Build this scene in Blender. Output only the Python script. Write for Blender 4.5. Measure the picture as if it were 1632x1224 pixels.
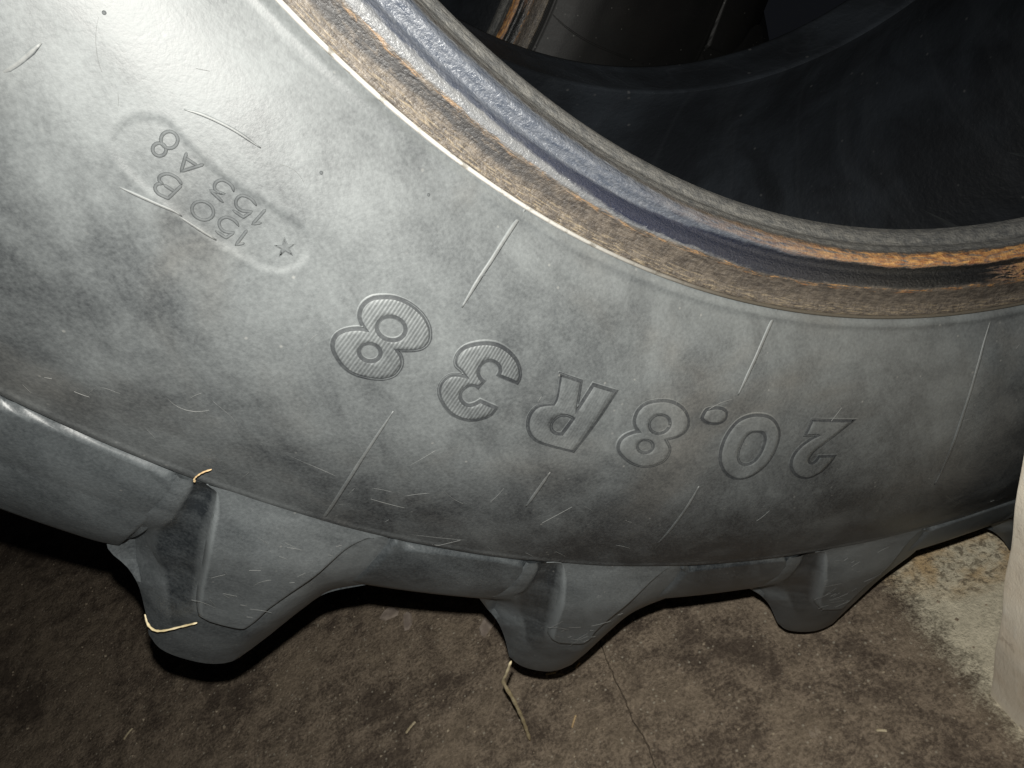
import bpy, bmesh, math, random
import numpy as np
from mathutils import Vector, Matrix
from mathutils.geometry import tessellate_polygon

for o in list(bpy.data.objects):
    bpy.data.objects.remove(o)
SC = bpy.context.scene
COL = SC.collection
rnd = random.Random(7)

# ------------------------------------------------------------------ camera
cam_d = bpy.data.cameras.new('camera')
cam = bpy.data.objects.new('camera', cam_d)
COL.objects.link(cam)
cam.location = (-0.4733, -0.5715, 0.7748)
cam.rotation_euler = (0.8723, 0.3290, -0.2890)
cam_d.sensor_width = 36.0
cam_d.lens = 1196.0 / 1632.0 * 36.0
cam_d.clip_start = 0.01
cam_d.clip_end = 60
SC.camera = cam

# ------------------------------------------------------------------ light: the phone's own flash, in an unlit shed
W = bpy.data.worlds.new('World')
SC.world = W
W.use_nodes = True
W.node_tree.nodes['Background'].inputs[0].default_value = (0.75, 0.82, 1.0, 1)
W.node_tree.nodes['Background'].inputs[1].default_value = 0.006
fl_d = bpy.data.lights.new('phone_flash', 'AREA')
fl_d.shape = 'DISK'
fl_d.size = 0.008
fl_d.energy = 5.6
fl_d.spread = math.radians(170)
fl_d.color = (1.0, 0.975, 0.91)
fl = bpy.data.objects.new('phone_flash', fl_d)
COL.objects.link(fl)
cm = cam.rotation_euler.to_matrix()
fl.rotation_euler = cam.rotation_euler
fl.location = cam.location + cm @ Vector((-0.004, 0.029, -0.002))
SC.view_settings.view_transform = 'Standard'
SC.view_settings.look = 'None'
SC.view_settings.exposure = 0.0
SC.view_settings.gamma = 1.0
SC.view_settings.use_curve_mapping = False

# ------------------------------------------------------------------ measured outlines on the tyre: (degrees round the axle, radius in m)
D_DATA = {"digit_eight": {"out": [[-149.592, 0.58347], [-149.068, 0.58066], [-148.309, 0.57969], [-147.526, 0.58126], [-146.94, 0.58465], [-146.596, 0.58892], [-146.48, 0.5928], [-146.607, 0.59666], [-147.024, 0.59993], [-147.519, 0.60232, 1], [-147.217, 0.60427], [-146.963, 0.60762], [-146.884, 0.61144], [-146.944, 0.6155], [-147.269, 0.61925], [-147.806, 0.62179], [-148.448, 0.62318], [-149.019, 0.62237], [-149.557, 0.61964], [-149.974, 0.61628], [-150.187, 0.61231], [-150.199, 0.60828], [-149.997, 0.60465], [-149.654, 0.60168], [-149.361, 0.60031, 1], [-149.782, 0.59765], [-150.008, 0.5941], [-150.055, 0.59005], [-149.908, 0.58625]], "holes": [[[-147.752, 0.5926], [-147.727, 0.59436], [-147.766, 0.59609], [-147.866, 0.59762], [-148.015, 0.5988], [-148.2, 0.59951], [-148.403, 0.59969], [-148.602, 0.59932], [-148.78, 0.59844], [-148.919, 0.59715], [-149.006, 0.59556], [-149.033, 0.59384], [-148.996, 0.59215], [-148.9, 0.59064], [-148.753, 0.58946], [-148.569, 0.58873], [-148.365, 0.58852], [-148.163, 0.58885], [-147.982, 0.5897], [-147.84, 0.591]], [[-148.098, 0.60784], [-148.065, 0.60922], [-148.077, 0.61062], [-148.135, 0.61189], [-148.232, 0.61292], [-148.359, 0.61359], [-148.502, 0.61384], [-148.649, 0.61365], [-148.785, 0.61305], [-148.897, 0.61208], [-148.973, 0.61086], [-149.007, 0.6095], [-148.996, 0.60813], [-148.939, 0.60687], [-148.843, 0.60586], [-148.717, 0.60519], [-148.573, 0.60492], [-148.426, 0.60508], [-148.288, 0.60567], [-148.176, 0.60662]]], "hatch": 1}, "digit_three": {"out": [[-144.134, 0.58086], [-143.477, 0.57872], [-142.754, 0.57933], [-142.063, 0.58217], [-141.588, 0.58663], [-141.372, 0.59048], [-141.348, 0.59323, 1], [-142.522, 0.59298, 1], [-142.555, 0.59054], [-142.794, 0.58805], [-143.185, 0.58719], [-143.484, 0.58872], [-143.609, 0.59216], [-143.502, 0.59578], [-143.22, 0.5981], [-142.986, 0.59888, 1], [-143.057, 0.60308, 1], [-143.193, 0.60283], [-143.512, 0.60389], [-143.678, 0.6075], [-143.613, 0.61098], [-143.363, 0.61342], [-143.006, 0.61438], [-142.741, 0.61241], [-142.581, 0.60952, 1], [-141.606, 0.61016, 1], [-141.643, 0.6153], [-141.949, 0.61954], [-142.434, 0.62247], [-143.044, 0.62306], [-143.656, 0.62163], [-144.342, 0.61704], [-144.686, 0.61296], [-144.834, 0.60867], [-144.775, 0.60433], [-144.523, 0.60142], [-144.015, 0.6, 1], [-144.329, 0.59837], [-144.694, 0.59714], [-144.911, 0.59411], [-144.96, 0.58976], [-144.742, 0.58534]], "holes": [], "hatch": 1}, "letter_r": {"out": [[-139.498, 0.5807, 1], [-138.138, 0.5807, 1], [-137.526, 0.5967, 1], [-137.411, 0.58048, 1], [-135.869, 0.58056, 1], [-136.272, 0.62282, 1], [-138.178, 0.62268], [-138.846, 0.62099], [-139.345, 0.61719], [-139.691, 0.61167], [-139.798, 0.60615], [-139.626, 0.60106], [-138.95, 0.59748, 1], [-139.017, 0.59277]], "holes": [[[-137.455, 0.60249, 1], [-137.925, 0.602], [-138.277, 0.60417], [-138.388, 0.60848], [-138.246, 0.61204], [-137.906, 0.61394], [-137.544, 0.61347, 1]]], "hatch": 1}, "digit_eight.small": {"out": [[-133.019, 0.57947], [-132.273, 0.57869], [-131.511, 0.58062], [-130.906, 0.58462], [-130.535, 0.58982], [-130.445, 0.59495], [-130.738, 0.59946], [-131.396, 0.60304, 1], [-130.876, 0.60805], [-130.691, 0.61281], [-130.736, 0.61809], [-131.16, 0.62214], [-131.808, 0.62421], [-132.619, 0.62304], [-133.371, 0.61939], [-133.892, 0.61546], [-134.11, 0.61027], [-134.033, 0.60593], [-133.717, 0.6025], [-133.373, 0.60067, 1], [-133.801, 0.59738], [-134.018, 0.59333], [-134.063, 0.58773], [-133.757, 0.58268]], "holes": [[[-131.887, 0.58985], [-131.758, 0.59142], [-131.685, 0.59322], [-131.673, 0.59508], [-131.725, 0.5968], [-131.835, 0.59822], [-131.992, 0.59918], [-132.181, 0.5996], [-132.384, 0.59943], [-132.581, 0.5987], [-132.752, 0.59748], [-132.882, 0.5959], [-132.956, 0.59412], [-132.968, 0.59229], [-132.917, 0.59061], [-132.807, 0.58922], [-132.65, 0.58826], [-132.46, 0.58783], [-132.256, 0.58796], [-132.058, 0.58866]], [[-132.035, 0.60785], [-131.969, 0.60915], [-131.949, 0.61051], [-131.976, 0.61178], [-132.049, 0.61285], [-132.16, 0.6136], [-132.298, 0.61395], [-132.45, 0.61388], [-132.601, 0.6134], [-132.736, 0.61255], [-132.842, 0.61142], [-132.909, 0.61013], [-132.929, 0.60879], [-132.901, 0.60754], [-132.828, 0.60649], [-132.717, 0.60575], [-132.579, 0.60539], [-132.427, 0.60544], [-132.276, 0.6059], [-132.141, 0.60673]]], "hatch": 0}, "decimal_point": {"out": [[-129.86, 0.58553], [-129.884, 0.58108], [-129.723, 0.57893], [-129.057, 0.57734], [-128.519, 0.57854], [-128.275, 0.5821], [-128.316, 0.5854], [-128.62, 0.58748], [-129.27, 0.58794], [-129.657, 0.58692]], "holes": [], "hatch": 0}, "digit_zero": {"out": [[-126.016, 0.57888], [-125.269, 0.57989], [-124.582, 0.58411], [-124.069, 0.59067], [-123.854, 0.59831], [-123.783, 0.60711], [-123.917, 0.61564], [-124.319, 0.62264], [-124.873, 0.62642], [-125.617, 0.62625], [-126.449, 0.6216], [-127.121, 0.61434], [-127.516, 0.60649], [-127.69, 0.59814], [-127.62, 0.5899], [-127.311, 0.58362], [-126.726, 0.58003]], "holes": [[[-125.754, 0.59026], [-125.322, 0.59065], [-124.989, 0.59389], [-124.804, 0.60015], [-124.793, 0.60748], [-124.959, 0.61242], [-125.325, 0.61461], [-125.793, 0.61334], [-126.142, 0.60902], [-126.326, 0.60255], [-126.328, 0.5955], [-126.109, 0.59148]]], "hatch": 0}, "digit_two": {"out": [[-122.14, 0.58015, 1], [-118.948, 0.58118, 1], [-120.588, 0.59919], [-120.97, 0.60479], [-121.05, 0.6094], [-120.923, 0.61211], [-120.65, 0.61316], [-120.498, 0.61163], [-120.419, 0.60757, 1], [-119.178, 0.60785, 1], [-119.368, 0.61657], [-119.665, 0.6222], [-120.247, 0.62609], [-120.903, 0.62542], [-121.582, 0.62133], [-122.134, 0.61473], [-122.339, 0.60692], [-122.127, 0.59945], [-121.612, 0.59369], [-121.215, 0.59143, 1], [-122.189, 0.59186, 1]], "holes": [], "hatch": 0}}
T_DATA = [["digit_one", [[[[-155.609, 0.59031, 1], [-155.581, 0.59804, 1], [-155.377, 0.59539, 1]], False]]], ["digit_five", [[[[-155.916, 0.59113, 1], [-156.192, 0.59016], [-156.492, 0.591], [-156.588, 0.59355], [-156.447, 0.59564], [-156.208, 0.59613], [-155.925, 0.59436, 1], [-156.021, 0.59797, 1], [-156.477, 0.59813, 1]], False]]], ["digit_zero", [[[[-156.887, 0.5935], [-156.88, 0.59464], [-156.912, 0.59575], [-156.978, 0.59672], [-157.071, 0.59746], [-157.183, 0.59789], [-157.302, 0.59798], [-157.418, 0.5977], [-157.518, 0.59711], [-157.593, 0.59625], [-157.636, 0.59521], [-157.643, 0.59408], [-157.613, 0.59299], [-157.549, 0.59202], [-157.457, 0.59128], [-157.345, 0.59084], [-157.225, 0.59074], [-157.109, 0.591], [-157.007, 0.59158], [-156.93, 0.59245]], True]]], ["letter_b", [[[[-158.358, 0.5911, 1], [-158.634, 0.59005], [-158.94, 0.59087], [-159.082, 0.59332], [-159.015, 0.59497], [-158.823, 0.59524, 1]], False], [[[-158.823, 0.59524, 1], [-158.975, 0.59642], [-158.954, 0.59838], [-158.775, 0.59936], [-158.586, 0.59908], [-158.41, 0.59857, 1], [-158.358, 0.5911, 1]], False], [[[-158.823, 0.59524, 1], [-158.39, 0.59487, 1]], False]]], ["digit_one.001", [[[[-155.555, 0.579, 1], [-155.589, 0.58701, 1], [-155.349, 0.58444, 1]], False]]], ["digit_five.001", [[[[-155.891, 0.58021, 1], [-156.223, 0.57915], [-156.555, 0.58028], [-156.605, 0.58284], [-156.456, 0.58495], [-156.209, 0.58517], [-155.903, 0.58308, 1], [-156.006, 0.58695, 1], [-156.479, 0.58715, 1]], False]]], ["digit_three", [[[[-156.847, 0.58111, 1], [-157.076, 0.57946], [-157.421, 0.57993], [-157.543, 0.58246], [-157.438, 0.58456], [-157.285, 0.58472], [-157.068, 0.58395, 1], [-157.511, 0.58605, 1], [-156.884, 0.58694, 1]], False]]], ["letter_a", [[[[-158.947, 0.58009, 1], [-158.672, 0.58707, 1], [-158.253, 0.57952, 1]], False], [[[-158.878, 0.58205, 1], [-158.373, 0.58153, 1]], False]]], ["digit_eight", [[[[-159.381, 0.57952], [-159.363, 0.58049], [-159.37, 0.58147], [-159.404, 0.58237], [-159.46, 0.58308], [-159.532, 0.58354], [-159.614, 0.58371], [-159.698, 0.58357], [-159.774, 0.58314], [-159.837, 0.58246], [-159.88, 0.58159], [-159.899, 0.58063], [-159.892, 0.57966], [-159.859, 0.57877], [-159.804, 0.57806], [-159.733, 0.57759], [-159.65, 0.57741], [-159.566, 0.57754], [-159.488, 0.57796], [-159.425, 0.57864]], True], [[[-159.462, 0.58487], [-159.448, 0.58562], [-159.456, 0.58637], [-159.484, 0.58706], [-159.529, 0.58761], [-159.587, 0.58797], [-159.653, 0.58811], [-159.719, 0.58802], [-159.779, 0.58769], [-159.828, 0.58718], [-159.861, 0.58652], [-159.875, 0.58578], [-159.868, 0.58504], [-159.84, 0.58435], [-159.796, 0.5838], [-159.738, 0.58344], [-159.672, 0.58329], [-159.606, 0.58338], [-159.545, 0.5837], [-159.495, 0.58421]], True]]]]
STAR_DATA = [[-154.3, 0.5845, 1], [-154.062, 0.58596, 1], [-153.839, 0.5841, 1], [-153.907, 0.58697, 1], [-153.674, 0.58857, 1], [-153.956, 0.58884, 1], [-154.033, 0.5917, 1], [-154.139, 0.58899, 1], [-154.417, 0.58916, 1], [-154.205, 0.58721, 1]]
CART_DATA = [[-160.888, 0.59309], [-160.999, 0.58794], [-160.908, 0.58365], [-160.64, 0.57934], [-160.241, 0.57668], [-159.793, 0.57617], [-159.275, 0.57733], [-158.024, 0.57891], [-156.691, 0.5784], [-155.23, 0.577], [-154.07, 0.5765], [-153.535, 0.57954], [-153.257, 0.58461], [-153.247, 0.59054], [-153.534, 0.59567], [-154.117, 0.5993], [-154.986, 0.6003], [-156.235, 0.60102], [-157.631, 0.60069], [-159.049, 0.60011], [-160.129, 0.59871], [-160.584, 0.59663]]
RIDGES_DATA = [[[-145.324, 0.51623], [-145.662, 0.52925], [-145.885, 0.54428], [-146.014, 0.55685], [-146.037, 0.57013]], [[-145.912, 0.63345], [-145.753, 0.6552], [-145.389, 0.68382], [-144.921, 0.71349], [-144.49, 0.7414]], [[-126.918, 0.51724], [-127.43, 0.53176], [-127.84, 0.5494], [-128.114, 0.56847]], [[-109.269, 0.52016], [-110.028, 0.54298], [-110.356, 0.57193], [-110.212, 0.60689], [-109.827, 0.6514]], [[-127.518, 0.63494], [-127.364, 0.65388], [-127.212, 0.67693], [-127.152, 0.69579]], [[-136.749, 0.64052], [-136.671, 0.65546], [-136.534, 0.6722]], [[-164.194, 0.58422], [-164.225, 0.59439], [-164.348, 0.60158]]]
STREAKS_DATA = [[[-159.939, 0.56849], [-159.302, 0.56534], [-158.231, 0.56242], [-157.089, 0.56126]], [[-159.803, 0.60641], [-158.567, 0.60294], [-157.972, 0.60124], [-157.672, 0.60112]], [[-157.736, 0.60171], [-157.08, 0.60142], [-156.23, 0.60104]]]
VENTS_DATA = [[-145.905, 0.55218], [-154.709, 0.55433], [-150.257, 0.53607], [-163.607, 0.56265]]
SCRATCH_DATA = [[[-155.825, 0.69512], [-155.526, 0.69383], [-154.899, 0.69279]], [[-148.59, 0.68521], [-147.397, 0.68626], [-145.762, 0.68823]], [[-146.672, 0.73071], [-146.364, 0.73387], [-146.025, 0.73927]], [[-144.77, 0.70259], [-144.796, 0.69283]], [[-147.701, 0.68611], [-146.781, 0.68664], [-145.762, 0.68823]], [[-144.102, 0.68827], [-143.586, 0.68704], [-142.985, 0.68676]], [[-142.526, 0.68744], [-142.135, 0.68333], [-141.572, 0.67918]], [[-143.818, 0.67074], [-143.376, 0.66033], [-142.926, 0.64746]], [[-144.967, 0.7485], [-144.582, 0.73543], [-144.28, 0.72092]], [[-144.423, 0.729], [-143.612, 0.72542], [-142.893, 0.72018]], [[-141.034, 0.72386], [-139.397, 0.72068], [-137.709, 0.71674]], [[-145.625, 0.71826], [-144.921, 0.71349], [-144.228, 0.70619]], [[-111.015, 0.64385], [-108.702, 0.66502], [-106.024, 0.69274]], [[-147.222, 0.62572], [-146.615, 0.61394], [-146.182, 0.60559]], [[-152.323, 0.67181], [-151.22, 0.67671], [-150.657, 0.68384]], [[-138.79, 0.58419], [-137.779, 0.58804]]]
P_DATA = [[[-149.942, 0.73108, 1], [-149.235, 0.7386], [-148.198, 0.781], [-146.828, 0.83224], [-146.347, 0.84845], [-145.699, 0.85288], [-144.27, 0.85293], [-143.962, 0.84393], [-143.819, 0.82301], [-143.266, 0.78696], [-142.77, 0.75146], [-142.137, 0.73656], [-141.518, 0.7313, 1], [-145.948, 0.73216]], [[-132.339, 0.72115, 1], [-131.391, 0.72896], [-130.558, 0.75856], [-129.392, 0.80366], [-128.814, 0.82774], [-128.12, 0.83639], [-126.577, 0.83659], [-126.247, 0.82627], [-126.306, 0.81268], [-125.938, 0.77943], [-124.914, 0.74445], [-124.35, 0.72839], [-123.663, 0.72212, 1], [-128.333, 0.72014]], [[-114.511, 0.72179, 1], [-113.649, 0.73586], [-112.988, 0.76381], [-111.909, 0.80751], [-111.345, 0.82458], [-110.624, 0.83749], [-109.132, 0.84406], [-108.794, 0.83054], [-108.416, 0.79705], [-107.63, 0.76217], [-106.772, 0.73714], [-106.182, 0.72896, 1], [-110.3, 0.72937]]]
Q_DATA = [[[-160.137, 0.73167], [-157.641, 0.73792], [-156.139, 0.73228], [-153.522, 0.73306], [-152.102, 0.7343], [-151.106, 0.74066], [-150.495, 0.75179], [-149.777, 0.77713], [-147.261, 0.88176], [-148.93, 0.85184], [-150.397, 0.86913], [-152.803, 0.88044], [-157.001, 0.86057]], [[-141.285, 0.78048], [-141.118, 0.75998], [-140.582, 0.74637], [-139.651, 0.73418], [-137.073, 0.72839], [-133.988, 0.72783], [-133.015, 0.73391], [-132.418, 0.74563], [-131.721, 0.76996], [-131.296, 0.79667], [-133.106, 0.79608], [-135.476, 0.79132], [-138.359, 0.78829]], [[-122.123, 0.75507], [-121.444, 0.73534], [-119.166, 0.7256], [-116.575, 0.72277], [-115.528, 0.73208], [-114.671, 0.751], [-115.026, 0.76474], [-114.755, 0.78937], [-116.377, 0.78698], [-119.181, 0.76917]]]
L_DATA = [[[-154.985, 0.82982], [-153.969, 0.83045], [-153.186, 0.83406], [-151.923, 0.82949], [-150.757, 0.83427], [-149.534, 0.84426], [-148.623, 0.85726], [-147.782, 0.87913], [-147.128, 0.89881], [-146.301, 0.91001], [-145.238, 0.91477], [-143.937, 0.91508], [-143.096, 0.90921], [-142.651, 0.89514], [-141.915, 0.86605], [-141.348, 0.84355], [-140.636, 0.82554], [-139.967, 0.81307]], [[-136.494, 0.81381], [-134.785, 0.815], [-133.473, 0.81627], [-132.23, 0.82373], [-131.165, 0.83708], [-130.258, 0.85509], [-129.297, 0.88281], [-128.267, 0.89532], [-127.102, 0.90209], [-126.045, 0.90338], [-125.253, 0.89696], [-124.545, 0.88057], [-123.647, 0.85592], [-122.571, 0.83303], [-121.139, 0.80981]], [[-117.752, 0.81419], [-116.483, 0.8119], [-115.181, 0.81883], [-113.98, 0.83177], [-112.862, 0.85036], [-111.844, 0.87958], [-111.03, 0.89371], [-109.868, 0.9027], [-108.459, 0.9079], [-107.528, 0.90478], [-106.228, 0.87825], [-104.716, 0.84949], [-102.544, 0.82251], [-102.022, 0.81696]]]
R0 = 0.915                      # rolling radius: axle height above the floor

def hermite(P):
    P = np.array(P, float); xs, ys = P[:, 0], P[:, 1]; n = len(xs)
    d = np.diff(ys) / np.diff(xs); m = np.zeros(n); m[0], m[-1] = d[0], d[-1]
    for i in range(1, n - 1):
        m[i] = 0 if d[i-1] * d[i] <= 0 else 2 * d[i-1] * d[i] / (d[i-1] + d[i])
    def f(x):
        x = np.asarray(x, float)
        i = np.clip(np.searchsorted(xs, x) - 1, 0, n - 2); h = xs[i+1] - xs[i]; t = (x - xs[i]) / h
        return ys[i]*(1+2*t)*(1-t)**2 + m[i]*h*t*(1-t)**2 + ys[i+1]*t*t*(3-2*t) + m[i+1]*h*t*t*(t-1)
    return f
YS = hermite([(.5174,-.2532),(.53,-.2590),(.55,-.2660),(.575,-.2708),(.605,-.2725),(.64,-.2705),(.68,-.2625),(.71,-.2525),(.732,-.2434)])
YC = hermite([(.70,-.2540),(.732,-.2434),(.76,-.236),(.79,-.2215),(.813,-.2),(.838,-.17),(.855,-.13)])
def YE(r): return -.2434 + (np.asarray(r) - .732) * .25

def pos(td, r, y):
    t = np.radians(td)
    return np.stack([r*np.cos(t) + 0*y, y + 0*r + 0*t, R0 + r*np.sin(t) + 0*y], -1)

# ------------------------------------------------------------------ mesh helpers
def link(name, verts, faces, mats, parent=None, smooth=True, mat_idx=None, uv=None, sharp=None):
    me = bpy.data.meshes.new(name)
    me.from_pydata([tuple(map(float, v)) for v in verts], [], faces)
    for m in (mats if isinstance(mats, (list, tuple)) else [mats]):
        me.materials.append(m)
    if mat_idx is not None:
        me.polygons.foreach_set('material_index', mat_idx)
    if uv is not None:
        l = me.uv_layers.new(name='UVMap')
        vi = np.zeros(len(me.loops), np.int32); me.loops.foreach_get('vertex_index', vi)
        l.data.foreach_set('uv', np.asarray(uv, np.float32)[vi].ravel())
    me.polygons.foreach_set('use_smooth', [smooth] * len(me.polygons))
    me.validate(); me.update()
    if sharp is not None:
        me.set_sharp_from_angle(angle=math.radians(sharp))
    o = bpy.data.objects.new(name, me)
    COL.objects.link(o)
    if parent is not None:
        o.parent = parent
    return o

def grid_faces(nu, nv, closed_u=False):
    i, j = np.meshgrid(np.arange(nu if closed_u else nu - 1), np.arange(nv - 1), indexing='ij')
    i2 = (i + 1) % nu
    return np.stack([i*nv+j, i2*nv+j, i2*nv+j+1, i*nv+j+1], -1).reshape(-1, 4).tolist()

def empty(name, loc, label, cat, group=None):
    o = bpy.data.objects.new(name, None); COL.objects.link(o); o.location = loc
    o.empty_display_size = .1
    o['label'] = label; o['category'] = cat
    if group: o['group'] = group
    return o

def tag(o, label, cat, group=None):
    o['label'] = label; o['category'] = cat
    if group: o['group'] = group
    return o

def resample(pts, closed, step):
    """Catmull-Rom through (deg, r) points; a third element marks a hard corner. Returns metric (u, v) points, u = arc at mean radius."""
    rm = sum(p[1] for p in pts) / len(pts)
    P = [np.array([math.radians(p[0]) * rm, p[1]]) for p in pts]; K = [len(p) > 2 for p in pts]
    n = len(P); out = []
    for i in range(n if closed else n - 1):
        a, b = P[i], P[(i+1) % n]
        p0 = P[(i-1) % n] if (closed or i > 0) else 2*a - b
        p3 = P[(i+2) % n] if (closed or i + 2 < n) else 2*b - a
        ma = (b - p0) / 2 if not K[i] else (b - a)
        mb = (p3 - a) / 2 if not K[(i+1) % n] else (b - a)
        if K[i] and not K[(i+1) % n]: ma = (b - a) * 1.5 - mb * .5
        if K[(i+1) % n] and not K[i]: mb = (b - a) * 1.5 - ma * .5
        k = max(1, int(round(np.linalg.norm(b - a) / step)))
        for q in range(k):
            t = q / k
            out.append((2*t**3-3*t*t+1)*a + (t**3-2*t*t+t)*ma + (-2*t**3+3*t*t)*b + (t**3-t*t)*mb)
    if not closed: out.append(P[-1])
    return np.array(out), rm

def area(p):
    x, y = p[:, 0], p[:, 1]
    return .5 * np.sum(x*np.roll(y, -1) - np.roll(x, -1)*y)

def inset(p, d):
    """closed loop moved to its own left (inward for a counter-clockwise loop) with limited mitres"""
    e = np.roll(p, -1, 0) - p; e /= np.maximum(np.linalg.norm(e, axis=1, keepdims=True), 1e-9)
    n = np.stack([-e[:, 1], e[:, 0]], 1); n0 = np.roll(n, 1, 0)
    m = n + n0; l = np.maximum((m*m).sum(1, keepdims=True), .35)
    return p + d * 2 * m / l

def uv_to(p, rm): return np.degrees(p[:, 0] / rm), p[:, 1]

def plate(name, outer, holes, Y, h, bevel, mats, parent, step=.0012, sharp=60, collar=1.0):
    """raised flat piece with sloping rim that follows the tyre surface Y(r)"""
    loops = []
    rm = sum(p[1] for p in outer) / len(outer)
    for k, src in enumerate([outer] + holes):
        rr = sum(p[1] for p in src) / len(src)
        p, _ = resample(src, True, step); p[:, 0] *= rm / rr
        if (area(p) > 0) != (k == 0): p = p[::-1].copy()
        loops.append(p)
    V, F, MI, UV, tops = [], [], [], [], []
    for p in loops:
        n = len(p); b = len(V)
        ins = inset(p, bevel)                              # collar, narrow groove, then the letter face
        for q, off in ((inset(p, -.0017*collar), .0004), (inset(p, -.0008*collar), -h*.34), (p, -h*.02), (ins, -h)):
            td, r = uv_to(q, rm)
            V += list(pos(td, r, Y(r) + off)); UV += list(q)
        for a in (0, 1, 2):
            for i in range(n):
                j = (i + 1) % n
                F.append((b+a*n+i, b+a*n+j, b+(a+1)*n+j, b+(a+1)*n+i)); MI.append(2 if a == 0 else 1)
        tops.append((b + 3*n, ins))
    # top face: tessellate, then split long edges so that it follows the curved wall
    pt = [np.array(q_) for _, q in tops for q_ in q]; src = [s + i for s, q in tops for i in range(len(q))]
    tri = [tuple(t) for t in tessellate_polygon([[Vector((x, y, 0)) for x, y in q] for _, q in tops])]
    for _ in range(7):
        mid, out = {}, []
        def half(a, c):
            k = (min(a, c), max(a, c))
            if k not in mid:
                if np.linalg.norm(pt[a]-pt[c]) < .0038: mid[k] = -1
                else: pt.append((pt[a]+pt[c])/2); mid[k] = len(pt)-1
            return mid[k]
        for a, c, e in tri:
            m = [half(a, c), half(c, e), half(e, a)]; k = sum(x >= 0 for x in m)
            if k == 0: out.append((a, c, e))
            elif k == 3: out += [(a, m[0], m[2]), (m[0], c, m[1]), (m[2], m[1], e), (m[0], m[1], m[2])]
            else:
                v = [a, c, e]
                while not ((k == 1 and m[0] >= 0) or (k == 2 and m[2] < 0)):
                    v = v[1:] + v[:1]; m = m[1:] + m[:1]
                if k == 1: out += [(v[0], m[0], v[2]), (m[0], v[1], v[2])]
                else: out += [(m[0], v[1], m[1]), (v[0], m[0], m[1]), (v[0], m[1], v[2])]
        tri = out
        if all(x < 0 for x in mid.values()): break
    n0 = len(src)
    for q in pt[n0:]:
        td, r = uv_to(q[None], rm); src.append(len(V)); V += list(pos(td, r, Y(r) - h)); UV.append(q)
    for t in tri:
        a, c, e = (pt[k] for k in t); cr = (c-a)[0]*(e-a)[1] - (c-a)[1]*(e-a)[0]
        ids = [src[k] for k in t]
        F.append(tuple(ids) if cr < 0 else tuple(ids[::-1])); MI.append(0)
    F = [f if MI[k] == 0 else f[::-1] for k, f in enumerate(F)]
    return link(name, V, F, mats, parent, True, MI, UV, sharp)

def stroke(name, paths, Y, w, h, mats, parent, step=.0012, taper=False):
    """raised rounded lines on the tyre surface"""
    V, F, MI, UV = [], [], [], []
    prof = [(-.5, .0012), (-.42, -h*.35), (-.2, -h), (.2, -h), (.42, -h*.35), (.5, .0012)]
    for pts, closed in paths:
        p, rm = resample(pts, closed, step)
        n = len(p); b = len(V)
        t = (np.roll(p, -1, 0) - np.roll(p, 1, 0)) if closed else np.gradient(p, axis=0)
        t /= np.maximum(np.linalg.norm(t, axis=1, keepdims=True), 1e-9)
        nn = np.stack([-t[:, 1], t[:, 0]], 1)
        for i in range(n):
            k = 1.0
            if not closed:
                e = min(i, n-1-i) / max(1, n-1)
                k = min(1, .35 + e*(3 if taper else 14))
            for ox, oy in prof:
                q = p[i] + nn[i]*ox*w*k
                V.append(pos(math.degrees(q[0]/rm), q[1], float(Y(q[1])) + (oy if oy > 0 else oy*k))); UV.append(q)
        m = len(prof)
        for i in range(n if closed else n-1):
            j = (i+1) % n
            for k in range(m-1):
                F.append((b+i*m+k, b+i*m+k+1, b+j*m+k+1, b+j*m+k)); MI.append(0 if k == 2 else 1)
        if not closed:
            F.append(tuple(b+k for k in range(m))[::-1]); MI.append(1)
            F.append(tuple(b+(n-1)*m+k for k in range(m))); MI.append(1)
    o = link(name, V, F, mats, parent, True, MI, UV)
    return o

def tube(name, pts, rad, mat, parent=None, sides=6, flat=1.0, seed=0):
    """thin stalk along 3-D points, radius varies a little, closed ends"""
    g = random.Random(seed); P = [Vector(p) for p in pts]
    Q = []
    for i in range(len(P)-1):
        a, b = P[i], P[i+1]; p0 = P[i-1] if i else 2*a-b; p3 = P[i+2] if i+2 < len(P) else 2*b-a
        for k in range(6):
            t = k/6
            Q.append(.5*((2*a)+(b-p0)*t+(2*p0-5*a+4*b-p3)*t*t+(3*a-p0-3*b+p3)*t**3))
    Q.append(P[-1])
    V, F = [], []; up = Vector((.13, .2, 1))
    for i, q in enumerate(Q):
        t = (Q[min(i+1, len(Q)-1)] - Q[max(i-1, 0)]).normalized()
        s = t.cross(up).normalized(); u = s.cross(t)
        rr = rad*(1+.18*math.sin(i*1.7+seed))*(.55 if i in (0, len(Q)-1) else 1)
        for k in range(sides):
            a = 2*math.pi*k/sides
            V.append(q + s*math.cos(a)*rr + u*math.sin(a)*rr*flat)
    for i in range(len(Q)-1):
        for k in range(sides):
            F.append((i*sides+k, i*sides+(k+1) % sides, (i+1)*sides+(k+1) % sides, (i+1)*sides+k))
    F.append(tuple(range(sides))[::-1]); F.append(tuple((len(Q)-1)*sides+k for k in range(sides)))
    return link(name, V, F, mat, parent)

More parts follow.
